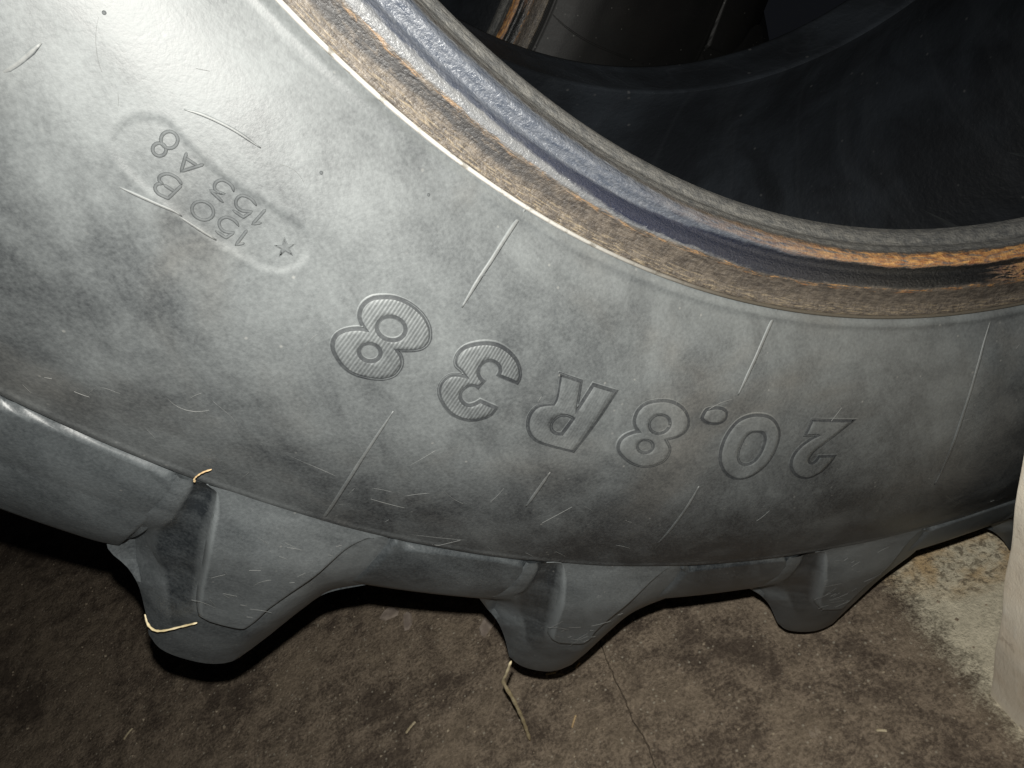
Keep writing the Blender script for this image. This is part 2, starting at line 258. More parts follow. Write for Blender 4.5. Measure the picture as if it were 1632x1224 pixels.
# ------------------------------------------------------------------ materials
class NT:
    def __init__(s, name):
        s.m = bpy.data.materials.new(name); s.m.use_nodes = True
        s.t = s.m.node_tree; s.n = s.t.nodes; s.bsdf = s.n['Principled BSDF']
    def put(s, sock, v):
        if isinstance(v, bpy.types.NodeSocket): s.t.links.new(v, sock)
        elif isinstance(v, (tuple, list)) and len(v) == 3 and sock.type == 'RGBA': sock.default_value = (*v, 1)
        else: sock.default_value = v
    def coord(s, kind='Object'):
        return s.n.new('ShaderNodeTexCoord').outputs[kind]
    def mapping(s, v, scale=(1, 1, 1), rot=(0, 0, 0), loc=(0, 0, 0)):
        k = s.n.new('ShaderNodeMapping'); s.put(k.inputs[0], v)
        k.inputs['Scale'].default_value = scale; k.inputs['Rotation'].default_value = rot; k.inputs['Location'].default_value = loc
        return k.outputs[0]
    def noise(s, v, scale, detail=4, rough=.55, dist=0.0):
        k = s.n.new('ShaderNodeTexNoise'); s.put(k.inputs['Vector'], v)
        k.inputs['Scale'].default_value = scale; k.inputs['Detail'].default_value = detail
        k.inputs['Roughness'].default_value = rough; k.inputs['Distortion'].default_value = dist
        return k.outputs['Fac']
    def vor(s, v, scale, out='Distance', rand=1.0):
        k = s.n.new('ShaderNodeTexVoronoi'); s.put(k.inputs['Vector'], v)
        k.inputs['Scale'].default_value = scale; k.inputs['Randomness'].default_value = rand
        return k.outputs[out]
    def ramp(s, f, a, b, lo=0.0, hi=1.0, smooth=True):
        k = s.n.new('ShaderNodeMapRange'); k.interpolation_type = 'SMOOTHSTEP' if smooth else 'LINEAR'
        s.put(k.inputs[0], f)
        for i, x in enumerate((a, b, lo, hi)): s.put(k.inputs[i+1], x)
        return k.outputs[0]
    def math(s, op, a, b=0.0, c=0.0):
        k = s.n.new('ShaderNodeMath'); k.operation = op
        s.put(k.inputs[0], a); s.put(k.inputs[1], b); s.put(k.inputs[2], c)
        return k.outputs[0]
    def mul(s, a, b): return s.math('MULTIPLY', a, b)
    def add(s, a, b): return s.math('ADD', a, b)
    def mix(s, f, a, b):
        k = s.n.new('ShaderNodeMix'); k.data_type = 'RGBA'
        s.put(k.inputs[0], f); s.put(k.inputs[6], a); s.put(k.inputs[7], b)
        return k.outputs[2]
    def sep(s, v):
        k = s.n.new('ShaderNodeSeparateXYZ'); s.put(k.inputs[0], v); return k.outputs
    def band(s, v, c, w, soft):
        """1 within w of c, fading over soft"""
        d = s.math('ABSOLUTE', s.math('SUBTRACT', v, c))
        return s.ramp(d, s.math('ADD', w, soft) if not isinstance(w, (int, float)) else w+soft, w)
    def bump(s, h, dist, strength=1.0, normal=None):
        k = s.n.new('ShaderNodeBump'); s.put(k.inputs['Height'], h)
        k.inputs['Distance'].default_value = dist; k.inputs['Strength'].default_value = strength
        if normal is not None: s.put(k.inputs['Normal'], normal)
        return k.outputs[0]
    def done(s, color, rough, normal=None, spec=None):
        s.put(s.bsdf.inputs['Base Color'], color); s.put(s.bsdf.inputs['Roughness'], rough)
        if normal is not None: s.put(s.bsdf.inputs['Normal'], normal)
        if spec is not None: s.put(s.bsdf.inputs['Specular IOR Level'], spec)
        return s.m

def hairlines(t, v, scale, width, stretch, rot, mask_scale, lo, hi):
    n = t.noise(t.mapping(v, stretch, rot), scale, 1.0, .4, .3)
    l = t.ramp(t.math('ABSOLUTE', t.math('SUBTRACT', n, .5)), width, width*.2)
    return t.mul(l, t.ramp(t.noise(t.mapping(v, (1, 1, 1), (0, 0, 0), rot), mask_scale, 2), lo, hi))

def rubber(name, bare=(.013, .0145, .0165), dust=(.116, .125, .127), amount=.5, spread=.26, hatch=0.0, brown=.35, rough=.47, spec=.38, painted_falloff=0.0, settle=0.0, smear=.3, dust_and_shade=0.0):
    t = NT(name); v = t.coord('Object')
    big = t.noise(v, 7, 4, .6, .5)
    mid = t.noise(t.mapping(v, (1, 1, 1), (.3, .5, .2)), 24, 10, .78, .6)
    sm = t.noise(t.mapping(v, (22, 18, 9), (.3, .75, .1)), 1, 8, .70, 1.4)          # rubbed streaks
    fine = t.noise(v, 560, 2, .6)
    w = 1 - smear - .12
    d = t.add(t.mul(big, w*.66), t.add(t.mul(mid, w*.34), t.add(t.mul(sm, smear), t.mul(fine, .16))))
    f = t.ramp(d, .5-spread, .5+spread, amount-.5, amount+.5, False)
    if painted_falloff:  # light falling off towards the right, put into the dust amount
        f = t.math('SUBTRACT', f, t.ramp(t.add(t.sep(v)[0], t.mul(t.math('SUBTRACT', big, .5), .5)), -.55, -.1, 0, painted_falloff))
    if settle:                                             # dust settles where the rubber faces up
        nz = t.sep(t.n.new('ShaderNodeNewGeometry').outputs['Normal'])[2]
        f = t.add(f, t.mul(nz, settle))
    if dust_and_shade:                                               # dust, with lit edges and shaded channels painted into it
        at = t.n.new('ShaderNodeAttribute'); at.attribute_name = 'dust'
        f = t.add(f, t.mul(at.outputs['Fac'], dust_and_shade))
    f = t.math('MINIMUM', t.math('MAXIMUM', f, .03), 1.0)
    tint = t.mix(t.mul(t.ramp(t.noise(t.mapping(v, loc=(7, 2, 5)), 9, 3, .6, .5), .48, .72), brown), dust, (dust[0]*.88, dust[1]*.74, dust[2]*.62))
    c = t.mix(f, bare, tint)
    vd = t.vor(v, 190); vc = t.vor(v, 190, 'Color')
    sp = t.mul(t.ramp(vd, .20, .05), t.ramp(t.sep(vc)[0], .90, .97))
    c = t.mix(t.mul(sp, .3), c, (.24, .235, .22))
    nrm = t.bump(t.add(mid, t.mul(fine, .6)), 0.0004, .4)
    if hatch:
        u = t.sep(t.mapping(t.coord('UV'), rot=(0, 0, math.radians(HATCH))))[0]
        s = t.math('SINE', t.mul(u, 2*math.pi/.00175))
        c = t.mix(t.ramp(s, .2, -.9, 0, .5*hatch), c, bare)
        nrm = t.bump(s, .0005, .6*hatch, nrm)
    return t.done(c, t.ramp(f, 0, .9, rough-.08, rough+.12, False), nrm, spec)
HATCH = 0.0
M_side = rubber('dusty_sidewall_rubber', amount=.43, spread=.16, painted_falloff=.22, settle=.62, brown=.5, smear=.24)
M_hatch = rubber('hatched_lettering_rubber', amount=.50, spread=.16, hatch=.5, painted_falloff=.15, settle=.6)
M_hatch2 = rubber('faintly_hatched_lettering_rubber', amount=.48, spread=.16, hatch=.12, painted_falloff=.12, settle=.6)
M_face = rubber('lettering_rubber', spread=.16, amount=.47, painted_falloff=.12, settle=.6)
M_rim = rubber('dark_edge_rubber', amount=.10, rough=.72, spec=.2)  # darker than the letter faces, used in the grooves round them
M_mark = rubber('small_mark_rubber', amount=.32, rough=.72, spec=.2)
M_ridge = rubber('dust_caught_rubber', dust=(.140, .146, .144), amount=.52, painted_falloff=.25, settle=.45)
M_scratch = rubber('scraped_rubber', dust=(.125, .130, .128), amount=.55, painted_falloff=.2, settle=.3)
M_tread = rubber('tread_rubber', bare=(.011, .0135, .016), dust=(.110, .121, .126), amount=.34, spread=.15, brown=.1, smear=.3, dust_and_shade=.8, rough=.44, spec=.6)
M_pad = rubber('shoulder_rubber', bare=(.011, .0135, .016), dust=(.098, .109, .114), amount=.31, spread=.15, brown=.1, smear=.3, rough=.44, spec=.6)
M_shade = rubber('shaded_second_tyre_rubber', bare=(.004, .0043, .0047), dust=(.010, .0098, .0092), amount=.4, spec=.15)  # shaded copy of the rubber, the dimness is put into the colour

def bead_material():
    t = NT('bead_rubber_rust_and_grease'); uv = t.coord('UV'); v = t.coord('Object')
    U, Vv, _ = t.sep(uv)                                   # U: degrees/100 round the axle, V: 0 at the toe, 1 at the rim line
    n1 = t.noise(t.mapping(uv, (110, 24, 1)), 1, 5, .68, .3)
    nst = t.add(t.mul(t.noise(t.mapping(uv, (90, 42, 1)), 1, 5, .7, .6), .5), t.mul(t.noise(v, 190, 6, .72), .5))  # streaks along the bead
    nbig = t.noise(t.mapping(uv, (14, 2, 1)), 1, 2, .5)
    fine = t.noise(v, 620, 2, .6)
    right = t.ramp(U, -1.42, -1.16)                        # the low side has stood in damp: more rust there
    vv = t.add(Vv, t.add(t.mul(t.math('SUBTRACT', n1, .5), .07), t.mul(t.math('SUBTRACT', nbig, .5), .10)))
    col = t.mix(t.ramp(nst, .38, .62), (0.0381, 0.0397, 0.0407), (0.0941, 0.0925, 0.0864))          # dusty toe
    toe_dark = t.band(vv, .34, .012, .03)
    col = t.mix(t.mul(toe_dark, t.ramp(nst, .35, .6, .25, .9)), col, (0.0153, 0.0132, 0.0117))
    grease = t.mul(t.band(vv, .515, .125, .04), t.ramp(right, 1, .4, .25, 1))         # blue-grey mounting grease, pimpled
    speck = t.ramp(t.vor(v, 420), .36, .14)
    gcol = t.mix(t.ramp(n1, .25, .8), (0.0280, 0.0346, 0.0483), (0.0763, 0.0823, 0.0941))
    col = t.mix(grease, col, t.mix(t.mul(speck, .3), gcol, (0.1271, 0.1322, 0.1424)))
    lightb = t.mul(t.band(vv, .685, .03, .03), t.ramp(right, 1, .3))
    col = t.mix(lightb, col, t.mix(n1, (0.0559, 0.0610, 0.0712), (0.1118, 0.1118, 0.1093)))
    brown = t.ramp(vv, t.ramp(right, 0, 1, .705, .64), t.ramp(right, 0, 1, .74, .68))
    bcol = t.mix(t.ramp(nst, .40, .62), (0.0229, 0.0183, 0.0148), (0.0737, 0.0610, 0.0483))
    black = t.mul(t.mul(t.band(vv, .80, .03, .035), t.ramp(U, -1.40, -1.50)), t.ramp(n1, .3, .5))
    bcol = t.mix(t.mul(black, .9), bcol, (0.0112, 0.0112, 0.0122))
    tan = t.mul(t.ramp(vv, .83, .92), t.ramp(t.noise(t.mapping(uv, (110, 70, 1), loc=(3, 1, 0)), 1, 4, .68), .50, .62))
    bcol = t.mix(t.mul(tan, .8), bcol, (0.1373, 0.1093, 0.0712))
    col = t.mix(brown, col, bcol)
    nr = t.noise(t.mapping(uv, (70, 40, 1), loc=(9, 2, 0)), 1, 5, .72, .5)
    rust1 = t.mul(t.band(vv, t.ramp(right, 0, 1, .735, .70), .004, .022), t.ramp(nr, .50, .60))
    rust2 = t.mul(t.mul(t.band(vv, .405, .045, .035), right), t.ramp(nr, .36, .54))
    rust3 = t.mul(t.mul(t.band(vv, .60, .05, .05), t.ramp(U, -1.14, -1.04)), t.ramp(nr, .40, .54))
    rust = t.math('MAXIMUM', rust1, t.math('MAXIMUM', rust2, rust3))
    rcol = t.mix(right, (0.1678, 0.1042, 0.0534), t.mix(t.ramp(n1, .35, .65), (0.17, 0.060, 0.015), (0.42, 0.22, 0.065)))
    col = t.mix(t.mul(rust, .85), col, rcol)
    navy = t.mul(t.band(vv, t.ramp(right, 0, 1, .615, .565), t.ramp(U, -1.52, -1.30, .010, .085), .035), t.ramp(U, -1.56, -1.40, .3, 1))
    col = t.mix(t.mul(navy, t.ramp(rust, .1, .5, 1, .1)), col, t.mix(right, (0.0092, 0.0117, 0.0229), (0.0061, 0.0066, 0.0071)))
    gloss = t.mul(t.math('MAXIMUM', grease, lightb), t.ramp(U, -1.25, -1.5))
    rough = t.math('SUBTRACT', t.ramp(fine, .3, .7, .5, .7), t.add(t.mul(gloss, .2), t.mul(navy, .18)))
    h = t.add(t.mul(n1, .8), t.add(t.mul(nst, .8), t.mul(fine, .6)))
    return t.done(col, rough, t.bump(h, .0013, .75), .6)
M_bead = bead_material()

def rim_line_material():
    t = NT('chalky_rim_line'); U, V, _ = t.sep(t.coord('UV')); v = t.coord('Object')
    n = t.noise(v, 160, 4, .65)
    c = t.mix(t.mul(t.ramp(n, .3, .5, .3, 1), t.ramp(U, -1.30, -1.47)), (.05, .043, .033), (.25, .245, .23))
    return t.done(c, .7, t.bump(n, .0008, .6), .3)
M_line = rim_line_material()

def liner_material():
    t = NT('inner_liner_rubber'); v = t.coord('Object')
    n = t.noise(v, 9, 5, .6, .5); f = t.noise(v, 160, 3, .6)
    c = t.mix(t.ramp(n, .35, .7), (.010, .012, .015), (.024, .029, .036))
    c = t.mix(t.mul(t.ramp(t.vor(v, 40), .10, .03), .25), c, (.2, .2, .2))
    U, V, _ = t.sep(t.coord('UV'))
    rib = t.noise(t.mapping(t.coord('UV'), (11, 1.6, 1), (0, 0, .05)), 1, 2, .5)
    hl = t.ramp(t.math('ABSOLUTE', t.math('SUBTRACT', rib, .5)), .03, .0)
    c = t.mix(t.mul(hl, .12), c, (.04, .045, .052))
    return t.done(c, .55, t.bump(t.add(t.mul(n, 2), t.add(f, t.mul(hl, .2))), .002, .4), .4)
M_liner = liner_material()

def floor_material():
    t = NT('dirty_concrete'); v = t.coord('Object'); X, Y, _ = t.sep(v)
    a = t.noise(v, 7, 6, .7, .3); b = t.noise(v, 46, 6, .75); c = t.noise(v, 260, 4, .75)
    mx = t.add(t.mul(b, .5), t.mul(c, .5))
    col = t.mix(t.ramp(mx, .38, .65), (0.065, 0.049, 0.037), (0.292, 0.234, 0.175))
    col = t.mix(t.mul(t.ramp(a, .44, .66), .45), col, (0.258, 0.207, 0.149))
    col = t.mix(t.mul(t.ramp(a, .49, .36), .75), col, (0.054, 0.040, 0.031))
    vd = t.vor(v, 190); vc = t.sep(t.vor(v, 190, 'Color'))[0]
    sp = t.mul(t.ramp(vd, .34, .12), t.ramp(vc, .80, .9))
    col = t.mix(t.mul(sp, .7), col, t.mix(vc, (0.357, 0.286, 0.164), (0.397, 0.365, 0.298)))
    fk = t.ramp(t.noise(t.mapping(v, loc=(2.3, 5.1, 0)), 17, 4, .6, .4), .70, .72)
    col = t.mix(t.mul(fk, .7), col, (0.298, 0.247, 0.193))
    # cleaner cement strip along the post, mouldy and rust-stained at its far end
    edge = t.add(X, t.add(t.mul(t.math('SUBTRACT', b, .5), .06), t.add(t.mul(t.math('SUBTRACT', a, .5), .04), t.mul(t.math('SUBTRACT', c, .5), .05))))
    pale = t.ramp(edge, -.196, -.164)
    pc = t.mix(t.ramp(mx, .38, .62), (0.45, 0.41, 0.31), (0.66, 0.60, 0.46))
    far = t.ramp(t.add(Y, t.add(t.mul(t.math('SUBTRACT', a, .5), .12), t.mul(X, .35))), -.262, -.215)
    pc = t.mix(t.mul(far, t.ramp(t.noise(t.mapping(v, loc=(1, 2, 0)), 26, 4, .6), .36, .62, 0, .75)), pc, (0.453, 0.295, 0.133))
    mould = t.mul(t.ramp(t.noise(t.mapping(v, (1, 1, 1), loc=(6, 3, 0)), 120, 5, .75, .3), .48, .60), t.ramp(far, .0, .5, .15, 1))
    pc = t.mix(t.mul(mould, .75), pc, (0.124, 0.099, 0.067))
    col = t.mix(pale, col, pc)
    h = t.add(t.mul(a, 2), t.add(t.mul(b, 1.2), t.add(t.mul(c, 1.1), t.mul(pale, .6))))
    return t.done(col, .85, t.bump(h, .0035, .8), .25)
M_floor = floor_material()

def post_material():
    t = NT('pale_limewash'); v = t.coord('Object')
    a = t.noise(v, 14, 5, .6, .3); b = t.noise(t.mapping(v, (1, 1, .25)), 120, 4, .6); f = t.noise(v, 500, 3, .6)
    c = t.mix(t.ramp(a, .35, .65), (.80, .70, .56), (.92, .85, .72))
    c = t.mix(t.ramp(b, .60, .75, 0, .45), c, (.86, .82, .74))
    c = t.mix(t.ramp(b, .40, .25, 0, .35), c, (.5, .41, .30))
    ch = t.mul(t.ramp(t.noise(t.mapping(v, loc=(2, 2, 2)), 34, 5, .7), .60, .68), .5)
    c = t.mix(ch, c, (.42, .34, .25))
    return t.done(c, .8, t.bump(t.add(a, t.add(t.mul(b, .6), t.mul(f, .3))), .0015, .7), .25)
M_post = post_material()

def straw_material(name, a, b):
    t = NT(name); v = t.coord('Object')
    return t.done(t.mix(t.ramp(t.noise(v, 90, 4, .6), .35, .65), a, b), .6, None, .3)
M_straw = straw_material('dry_straw', (.46, .38, .22), (.66, .57, .38))
M_straw2 = straw_material('tan_straw', (.34, .23, .12), (.50, .38, .22))
M_husk = straw_material('grain_husk', (0.331, 0.274, 0.173), (0.475, 0.410, 0.288))
M_grit = straw_material('sandy_grit', (0.144, 0.112, 0.083), (0.360, 0.302, 0.223))
M_flake = straw_material('cement_flake', (.19, .155, .13), (.27, .225, .19))

# ------------------------------------------------------------------ the setting: one concrete floor with a crack
def build_floor():
    ys = np.concatenate([np.linspace(-3, -.5, 6)[:-1], np.arange(-.5, .4, .006), np.linspace(.4, 1.0, 4)])
    V, F = [], []
    g = np.random.RandomState(3)
    wob = np.cumsum(g.randn(len(ys))) * .0007
    wob -= np.interp(ys, [ys[0], -.228, -.085, ys[-1]], [wob[0], wob[np.argmin(abs(ys+.228))], wob[np.argmin(abs(ys+.085))], wob[-1]])
    for y, w in zip(ys, wob):
        x = -.4902 + w; hw = (.0003 + .0003*abs(math.sin(y*71)))
        V += [(-2.6, y, 0), (x-hw-.0003, y, 0), (x-hw*.3, y, -.004), (x+hw*.3, y, -.004), (x+hw+.0003, y, 0), (1.6, y, 0)]
    F = grid_faces(len(ys), 6)
    o = link('floor', V, F, M_floor, None, False)
    o['kind'] = 'structure'
    return o
build_floor()

# ------------------------------------------------------------------ the tractor tyre
TH = np.concatenate([np.arange(-178, -86, .13), np.arange(-86, 182 - .7, 1.5)])
pitch = 360 / 21
TC = [-144.2, -126.5, -109.3]                            # the three lugs in view

def revolve(name, prof, th, mat, parent, uvv=None, closed=True):
    prof = np.array(prof, float); nv = len(prof)
    P = pos(th[:, None], prof[None, :, 0], prof[None, :, 1]).reshape(-1, 3)
    if uvv is None:
        uvv = np.concatenate([[0], np.cumsum(np.linalg.norm(np.diff(prof, axis=0), axis=1))])
    UV = np.stack(np.broadcast_arrays(th[:, None] / 100, np.asarray(uvv)[None, :]), -1).reshape(-1, 2)
    return link(name, P, grid_faces(len(th), nv, closed), mat, parent, True, None, UV)

def dense(prof, n):
    p = np.array(prof, float); d = np.concatenate([[0], np.cumsum(np.linalg.norm(np.diff(p, axis=0), axis=1))])
    s = np.linspace(0, d[-1], n)
    out = []
    for x in s:                                            # Catmull-Rom on arc length
        i = int(np.clip(np.searchsorted(d, x) - 1, 0, len(p) - 2)); t = (x - d[i]) / (d[i+1] - d[i])
        a, b = p[i], p[i+1]; p0 = p[i-1] if i else 2*a-b; p3 = p[i+2] if i+2 < len(p) else 2*b-a
        out.append(.5*((2*a)+(b-p0)*t+(2*p0-5*a+4*b-p3)*t*t+(3*a-p0-3*b+p3)*t**3))
    return np.array(out), s / d[-1]

def poly_sdf(U, V, poly):
    """signed distance (negative inside) of points to a closed loop"""
    d = np.full(U.shape, 1e9); ins = np.zeros(U.shape, bool)
    for (x0, y0), (x1, y1) in zip(poly, np.roll(poly, -1, 0)):
        ex, ey = x1-x0, y1-y0; L = ex*ex+ey*ey + 1e-12
        t = np.clip(((U-x0)*ex+(V-y0)*ey)/L, 0, 1)
        d = np.minimum(d, np.hypot(U-x0-t*ex, V-y0-t*ey))
        c = ((y0 > V) != (y1 > V)) & (U < (x1-x0)*(V-y0)/(y1-y0+1e-12)+x0)
        ins ^= c
    return np.where(ins, -d, d)

def build_tyre():
    root = empty('tractor_tyre', (0, 0, 0), 'large grey dusty tractor tyre with chunky lugs filling the foreground', 'tyre')
    coarse = np.arange(-180, 180, 1.0)
    # near bead, with its ledges and groove
    bp, bv = dense([(.4743,-.2244),(.4748,-.2290),(.4768,-.2328),(.4795,-.2362),(.4797,-.2402),(.4818,-.2458),(.4854,-.2506),(.4912,-.2494),(.4944,-.2534),(.4985,-.2558),(.5045,-.2543),(.5105,-.2538),(.5148,-.2550),(.5168,-.2550),(.5176,-.2531)], 64)
    revolve('bead', bp, TH, M_bead, root, bv)
    revolve('rim_line', [(.5166,-.2540),(.5171,-.2556),(.5178,-.2560),(.5186,-.2556),(.5192,-.2538)], TH, M_line, root)
    # near sidewall with the sunk cartouche
    rs = np.linspace(.5174, .732, 168)
    T, RR = np.meshgrid(TH, rs, indexing='ij')
    Yb = YS(RR).copy()
    a = np.radians(T)
    Yb += .00016*np.sin(a*31+RR*40)*np.sin(a*13-RR*61) + .00012*np.sin(a*57+2*np.sin(RR*70)) * np.sin(RR*45)
    cp, rm = resample([tuple(p) for p in CART_DATA], True, .003)
    box = (T > -172) & (T < -140) & (RR > .52) & (RR < .70)
    sd = np.full(T.shape, 1.0)
    sd[box] = poly_sdf(np.radians(T[box])*rm, RR[box], cp)
    k = np.clip((.0009 - sd) / .0018, 0, 1); k = k*k*(3-2*k)
    Yb += .0004*k - .0001*np.exp(-((sd-.0022)/.0014)**2)
    lip = np.clip((RR-.7265)/.0055, 0, 1)
    Yb -= .0005*np.sin(lip*math.pi)
    Yb -= .0011*np.exp(-((RR-.5225)/.0022)**2)
    P = pos(T, RR, Yb).reshape(-1, 3)
    UV = np.stack([T/100, RR], -1).reshape(-1, 2)
    link('sidewall', P, grid_faces(len(TH), len(rs), True), M_side, root, True, None, UV)
    # tread band under the lugs, near shoulder to far shoulder
    rc = np.linspace(.7325, .853, 76)
    prof = [(.7320, -.2432), (.7328, -.2415)] + [(r, float(YC(r)) + .0018) for r in rc[1:]] + [(.862,-.09),(.866,-.04),(.868,0),(.866,.04),(.862,.09)] + [(r, -float(YC(r))) for r in rc[::-1]]
    tb = revolve('tread_band', prof, TH, M_pad, root)
    co = np.zeros(len(tb.data.vertices)*3); tb.data.vertices.foreach_get('co', co); co = co.reshape(len(TH), -1, 3)
    k = np.clip((-146.5-TH)/5, 0, 1)*np.clip((TH+178)/4, 0, 1)*(TH < -80); k = (k*k*(3-2*k))[:, None]   # the casing sags a little here
    rr = np.array([p[0] for p in prof])[None, :]
    k = k*np.clip((rr-.775)/.035, 0, 1)*np.array([1.0 if p[1] < 0 else 0 for p in prof])[None, :]
    d = co - np.array([0, 0, R0]); d[..., 1] = 0; d /= np.linalg.norm(d, axis=-1, keepdims=True)
    co += d*(.018*k)[..., None]
    # raised shoulder pads between the lugs
    PAD = [(-14.5, .7440), (-13.6, .7385), (-12.6, .7362), (-10.3, .7340), (-9.0, .7340), (-7.8, .7350), (-6.9, .739), (-6.5, .755), (-6.4, .79), (-6.4, .87), (-14.5, .87)]
    near = (np.array([p[1] for p in prof]) < -.12)[None, :] & (TH < -85)[:, None]
    Tg, Rg = np.broadcast_arrays(TH[:, None], rr); hk = np.zeros(Tg.shape); gr = np.zeros(Tg.shape)
    for a in (TC[0]-17.15, TC[0], TC[1], TC[2], TC[2]+17.15):
        pp, rm2 = resample([(a+p[0], p[1]) for p in PAD], True, .004)
        q = near & (Tg > a-18) & (Tg < a-4.5)
        sd2 = poly_sdf(np.radians(Tg[q])*rm2, Rg[q], pp)
        kk = np.clip((.0010-sd2)/.0020, 0, 1); hk[q] = np.maximum(hk[q], kk*kk*(3-2*kk)); gr[q] = np.maximum(gr[q], np.exp(-((sd2-.0017)/.0010)**2))
    for a in TC:
        ch = np.clip((Tg-(a-6.1))/.4, 0, 1)*np.clip((a+3.6-Tg)/1.0, 0, 1)*np.clip((Rg-.7345)/.006, 0, 1)*near
        co[..., 1] += .009*ch*ch*(3-2*ch)
    co[..., 1] -= .0024*hk - .0022*gr; co += d*(.0010*hk)[..., None]
    tb.data.vertices.foreach_set('co', co.ravel()); tb.data.update()
    # inside of the casing
    lp, _ = dense([(.4743,-.2244),(.4741,-.2215),(.4758,-.2190),(.486,-.217),(.51,-.223),(.56,-.238),(.62,-.247),(.68,-.242),(.74,-.218),(.79,-.178),(.825,-.11),(.838,0),(.825,.11),(.79,.178),(.74,.218),(.68,.242),(.62,.245),(.56,.230),(.515,.205),(.497,.190),(.4885,.1835)], 90)
    revolve('inner_liner', lp, coarse, M_liner, root)
    fb, fv = dense([(.4885,.1835),(.4862,.187),(.4835,.205),(.478,.232),(.4742,.2425),(.4745,.2465),(.482,.251),(.50,.2535),(.5174,.2532)], 30)
    o = revolve('bead', fb, coarse, M_liner, root, fv); o['label'] = 'far bead seen through the tyre opening'
    rf = np.linspace(.5174, .732, 24)
    revolve('sidewall', [(r, -float(YS(r))) for r in rf], coarse, M_tread, root)
    return root
tyre = build_tyre()

# raised size marking and the small load marks, every character a part
LABELS = {'digit_two': 'raised figure 2 of the size marking', 'digit_zero': 'raised figure 0 of the size marking', 'decimal_point': 'raised point of the size marking',
          'digit_eight.small': 'raised plain figure 8 of the size marking', 'letter_r': 'raised letter R of the size marking', 'digit_three': 'raised hatched figure 3 of the size marking', 'digit_eight': 'raised hatched figure 8 ending the size marking'}
for key, d in D_DATA.items():
    o = plate(key.split('.')[0], [tuple(p) for p in d['out']], [[tuple(p) for p in h] for h in d['holes']], YS, .0009, .0011,
              [(M_hatch2 if key == 'letter_r' else M_hatch) if d['hatch'] else M_face, M_rim, M_side], tyre)
    o['label'] = LABELS[key]
for key, paths in T_DATA:
    stroke(key.split('.')[0], [([tuple(q) for q in p], c) for p, c in paths], lambda r: YS(r) + .0004, .0015, .0007, [M_mark, M_mark], tyre, .0008)
plate('star', [tuple(p) for p in STAR_DATA], [], lambda r: YS(r) + .0004, .0006, .0006, [M_mark, M_mark, M_side], tyre, .0008, 60, .25)
for p in RIDGES_DATA:
    stroke('mould_ridge', [([tuple(q) for q in p], False)], YS, .0026, .0004, [M_ridge, M_side], tyre, .002, True)
for p in STREAKS_DATA:
    stroke('mould_ridge', [([tuple(q) for q in p], False)], YS, .0015, .0003, [M_ridge, M_side], tyre, .002, True)
for p in SCRATCH_DATA:
    stroke('scratch', [([tuple(q) for q in p], False)], YS, .00032, .0001, [M_scratch, M_scratch], tyre, .003, True)
def fine_scratches():
    g = random.Random(21); V, F = [], []
    for _ in range(45):
        if g.random() < .3: td, rr = g.uniform(-158, -128), g.uniform(.66, .728)
        else: td, rr = g.uniform(-165, -100), g.uniform(.53, .728)
        L = .003 + .02*g.random()**2; a = g.choice((.1, .5, -.3, .9, 1.9)) + g.gauss(0, .35); cur = g.gauss(0, 18); w = .00005 + .00005*g.random()
        n = 7; b = len(V)
        for i in range(n):
            s = (i/(n-1)-.5)*L; aa = a + cur*s
            x, y = s*math.cos(aa), s*math.sin(aa); k = w*(1-.8*abs(i/(n-1)-.5)*2)
            for q in (-1, 0, 1):
                r1 = min(max(rr + y + q*k*math.cos(aa), .52), .729)
                t1 = td + math.degrees((x - q*k*math.sin(aa))/rr)
                V.append(pos(t1, r1, float(YS(r1)) - (.0007 if q == 0 else .0003)))
        F += [(b+3*i+q, b+3*i+q+1, b+3*i+q+4, b+3*i+q+3) for i in range(n-1) for q in (0, 1)]
    o = link('fine_scratches', V, F, M_scratch, tyre); o['kind'] = 'stuff'
fine_scratches()
def lug_scuffs(tc, seed):
    g = random.Random(seed); V, F = [], []
    face = lambda r: float(YE(r) - proud(np.float64(r))) - .0005
    for _ in range(26):
        rr = g.uniform(.745, .835); k = (rr-.745)/.09
        td = tc + g.uniform(-4.3+2.0*k, 1.2-1.2*k)
        L = .003 + .016*g.random()**2; a = g.uniform(-1.2, 1.2); cur = g.gauss(0, 20); w = .00006 + .00012*g.random()**2
        n = 6; b = len(V)
        for i in range(n):
            s = (i/(n-1)-.5)*L; aa = a + cur*s
            k2 = w*(1-.8*abs(i/(n-1)-.5)*2)
            for q in (-1, 0, 1):
                r1 = rr + s*math.sin(aa) + q*k2*math.cos(aa); t1 = td + math.degrees((s*math.cos(aa) - q*k2*math.sin(aa))/rr)
                V.append(pos(t1, r1, face(r1) - (.0003 if q == 0 else 0)))
        F += [(b+3*i+q, b+3*i+q+1, b+3*i+q+4, b+3*i+q+3) for i in range(n-1) for q in (0, 1)]
    o = link('fine_scratches', V, F, M_scratch, tyre); o['kind'] = 'stuff'
def proud(r): k = np.clip((r-.725)/.055, 0, 1); return .0095*k*k*(3-2*k)
for i_, tc_ in enumerate(TC): lug_scuffs(tc_, 40+i_)
def vent(td, r):
    V = []; n = 8; c = pos(td, r, float(YS(r)))
    ex = pos(td + .05, r, float(YS(r))) - c; ex /= np.linalg.norm(ex); er = pos(td, r + .001, float(YS(r + .001))) - c; er /= np.linalg.norm(er)
    for rad, h in ((.0009, .0006), (.0006, -.0006), (.0003, -.0007)):
        V += [c + (ex*math.cos(2*math.pi*i/n) + er*math.sin(2*math.pi*i/n))*rad + np.array([0, h, 0]) for i in range(n)]
    F = [(a*n+i, a*n+(i+1) % n, (a+1)*n+(i+1) % n, (a+1)*n+i) for a in (0, 1) for i in range(n)] + [tuple(2*n+i for i in range(n))]
    link('vent_spike', V, F, M_mark, tyre)
